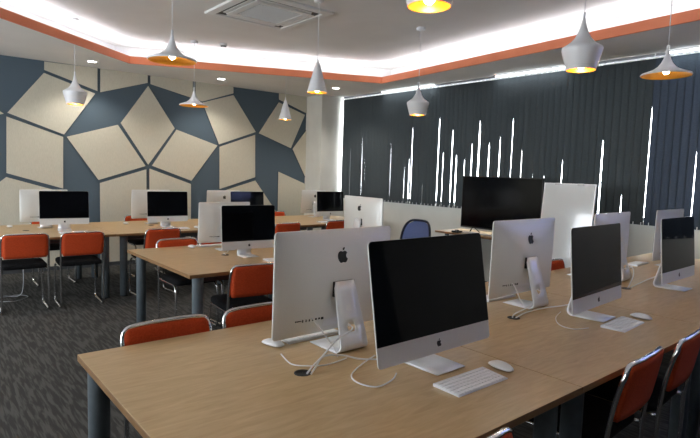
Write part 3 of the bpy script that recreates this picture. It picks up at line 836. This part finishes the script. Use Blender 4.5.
for k5 in range(5):
    a = 2*PI*k5/5+.3; c = MB(); c.tube([(.27*math.cos(a)-.016*math.sin(a), .27*math.sin(a)+.016*math.cos(a), .03), (.27*math.cos(a)+.016*math.sin(a), .27*math.sin(a)-.016*math.cos(a), .03)], .029, 'black', 14, smooth_path=False); c.build('castor', t)

# ------------------------------------------------------------------ television desk, television, whiteboard
t = thing('side_desk', 'light wood desk under the television by the window wall', 'desk', (5.20, 1.2, 0))
dm = MB(); dm.box((0, -.25, TZ-.026), (.60, 1.44, TZ), 'wood', .002)
dm.bm.normal_update(); e_ = dm.mi('wood_edge')
for f in dm.bm.faces:
    if abs(f.normal.z) < .6: f.material_index = e_
dm.build('tabletop', t)
for x in (.06, .54):
    for y in (-.19, 1.27): MB().lathe([(.03, .001), (.03, TZ-.0265)], 'leg_grey', 20, c=(x, y), cap0=True, cap1=True).build('leg', t)
MB().box((.50, -.15, .35), (.515, 1.23, TZ-.027), 'white_wall').build('modesty_panel', t)
t = thing('television', 'large black flat television standing on the desk before the blinds', 'television', (5.42, 1.745, TZ), 0)
y0, y1, z0, z1 = -.595, .625, .07, .778
mb = MB(); mb.box((0, y0, z0), (.035, y1, z1), 'black', .004); mb.box((.035, y0+.2, z0+.08), (.07, y1-.2, z1-.22), 'black', .01); mb.build('casing', t)
MB().box((-.002, y0+.012, z0+.02), (.0, y1-.012, z1-.012), 'tv_screen').build('screen', t)
for sy in (-.42, .42):
    MB().tube([(-.10, sy-.02, .006), (.015, sy, .088)], .007, 'black_gloss', 8, smooth_path=False).tube([(.14, sy-.02, .006), (.015, sy, .088)], .007, 'black_gloss', 8, smooth_path=False).build('foot', t)
o = MB().tube([(-.16+5.42, 1.745+.75-.30, TZ+.012), (5.30, 2.15, TZ+.02), (5.33, 2.02, TZ+.015), (5.30, 1.90, TZ+.012), (5.34, 1.7, TZ+.012)], .011, 'cable', 8).build('cable_bundle'); tag(o, 'white cable lying in front of the television on its desk', 'cable')
t = thing('set_top_box', 'small black device with cable left of the television foot', 'device', (5.26, 2.30, TZ))
MB().box((-.05, -.055, .003), (.05, .055, .028), 'black', .006).build('body', t)
MB().lathe([(.028, .028), (.03, .036), (.02, .042)], 'black_gloss', 16, cap1=True).build('cap', t)

t = thing('whiteboard_easel', 'portrait glossy whiteboard on an easel right of the television', 'whiteboard', (5.0, .64, 0), R(0))
# board in local frame: faces -x, leaning back
H0, H1, HW = .50, 1.46, .29; lean = .10
def bp(y, z_, d=0): return (.0+lean*(z_-.5)+d, y, z_)
mb = MB()
def slab(y0, y1, z0, z1, d0, d1, m):
    b = MB(); 
    pts = [bp(y0, z0, d0), bp(y1, z0, d0), bp(y1, z1, d0), bp(y0, z1, d0), bp(y0, z0, d1), bp(y1, z0, d1), bp(y1, z1, d1), bp(y0, z1, d1)]
    v = [b.bm.verts.new(p) for p in pts]; k = b.mi(m)
    for q in ((0, 1, 2, 3), (7, 6, 5, 4), (0, 4, 5, 1), (1, 5, 6, 2), (2, 6, 7, 3), (3, 7, 4, 0)): b.bm.faces.new([v[i] for i in q])
    return b
slab(-HW, HW, H0, H1, 0, .015, 'board').build('board', t)
f = slab(-HW-.008, -HW, H0-.008, H1+.008, -.004, .018, 'alu_light')
for a in ((HW, HW+.008, H0-.008, H1+.008), (-HW, HW, H0-.008, H0), (-HW, HW, H1, H1+.008)):
    g2 = slab(*a, -.004, .018, 'alu_light'); me = g2.mesh('t'); f.bm.from_mesh(me)
f.build('frame', t)
for sy in (-.13, .13): slab(sy-.035, sy+.035, H1-.012, H1+.012, -.010, -.0045, 'mid_grey').build('clip', t)
slab(-.2, .2, H0-.02, H0-.009, -.05, .016, 'alu_light').build('pen_tray', t)
for sy in (-.25, .25): MB().tube([bp(sy, 1.40, .03), bp(sy*1.1, .012, .03)], .011, 'frame_grey', 8, smooth_path=False).build('leg', t)
MB().tube([bp(0, 1.35, .045), (.36, 0, .012)], .011, 'frame_grey', 8, smooth_path=False).build('rear_leg', t)
# printer-like curled power lead on the floor under the left desk
o = MB().tube([(.15, 4.45, .30), (.18, 4.5, .12), (.2, 4.6, .012), (.42, 4.65, .01), (.5, 4.5, .01), (.35, 4.35, .01), (.2, 4.45, .012), (.28, 4.62, .02), (.45, 4.55, .05), (.48, 4.66, .45)], .004, 'frame_grey', 6).build('hanging_cord')
tag(o, 'thin grey cord looping under the leftmost desk', 'cable')
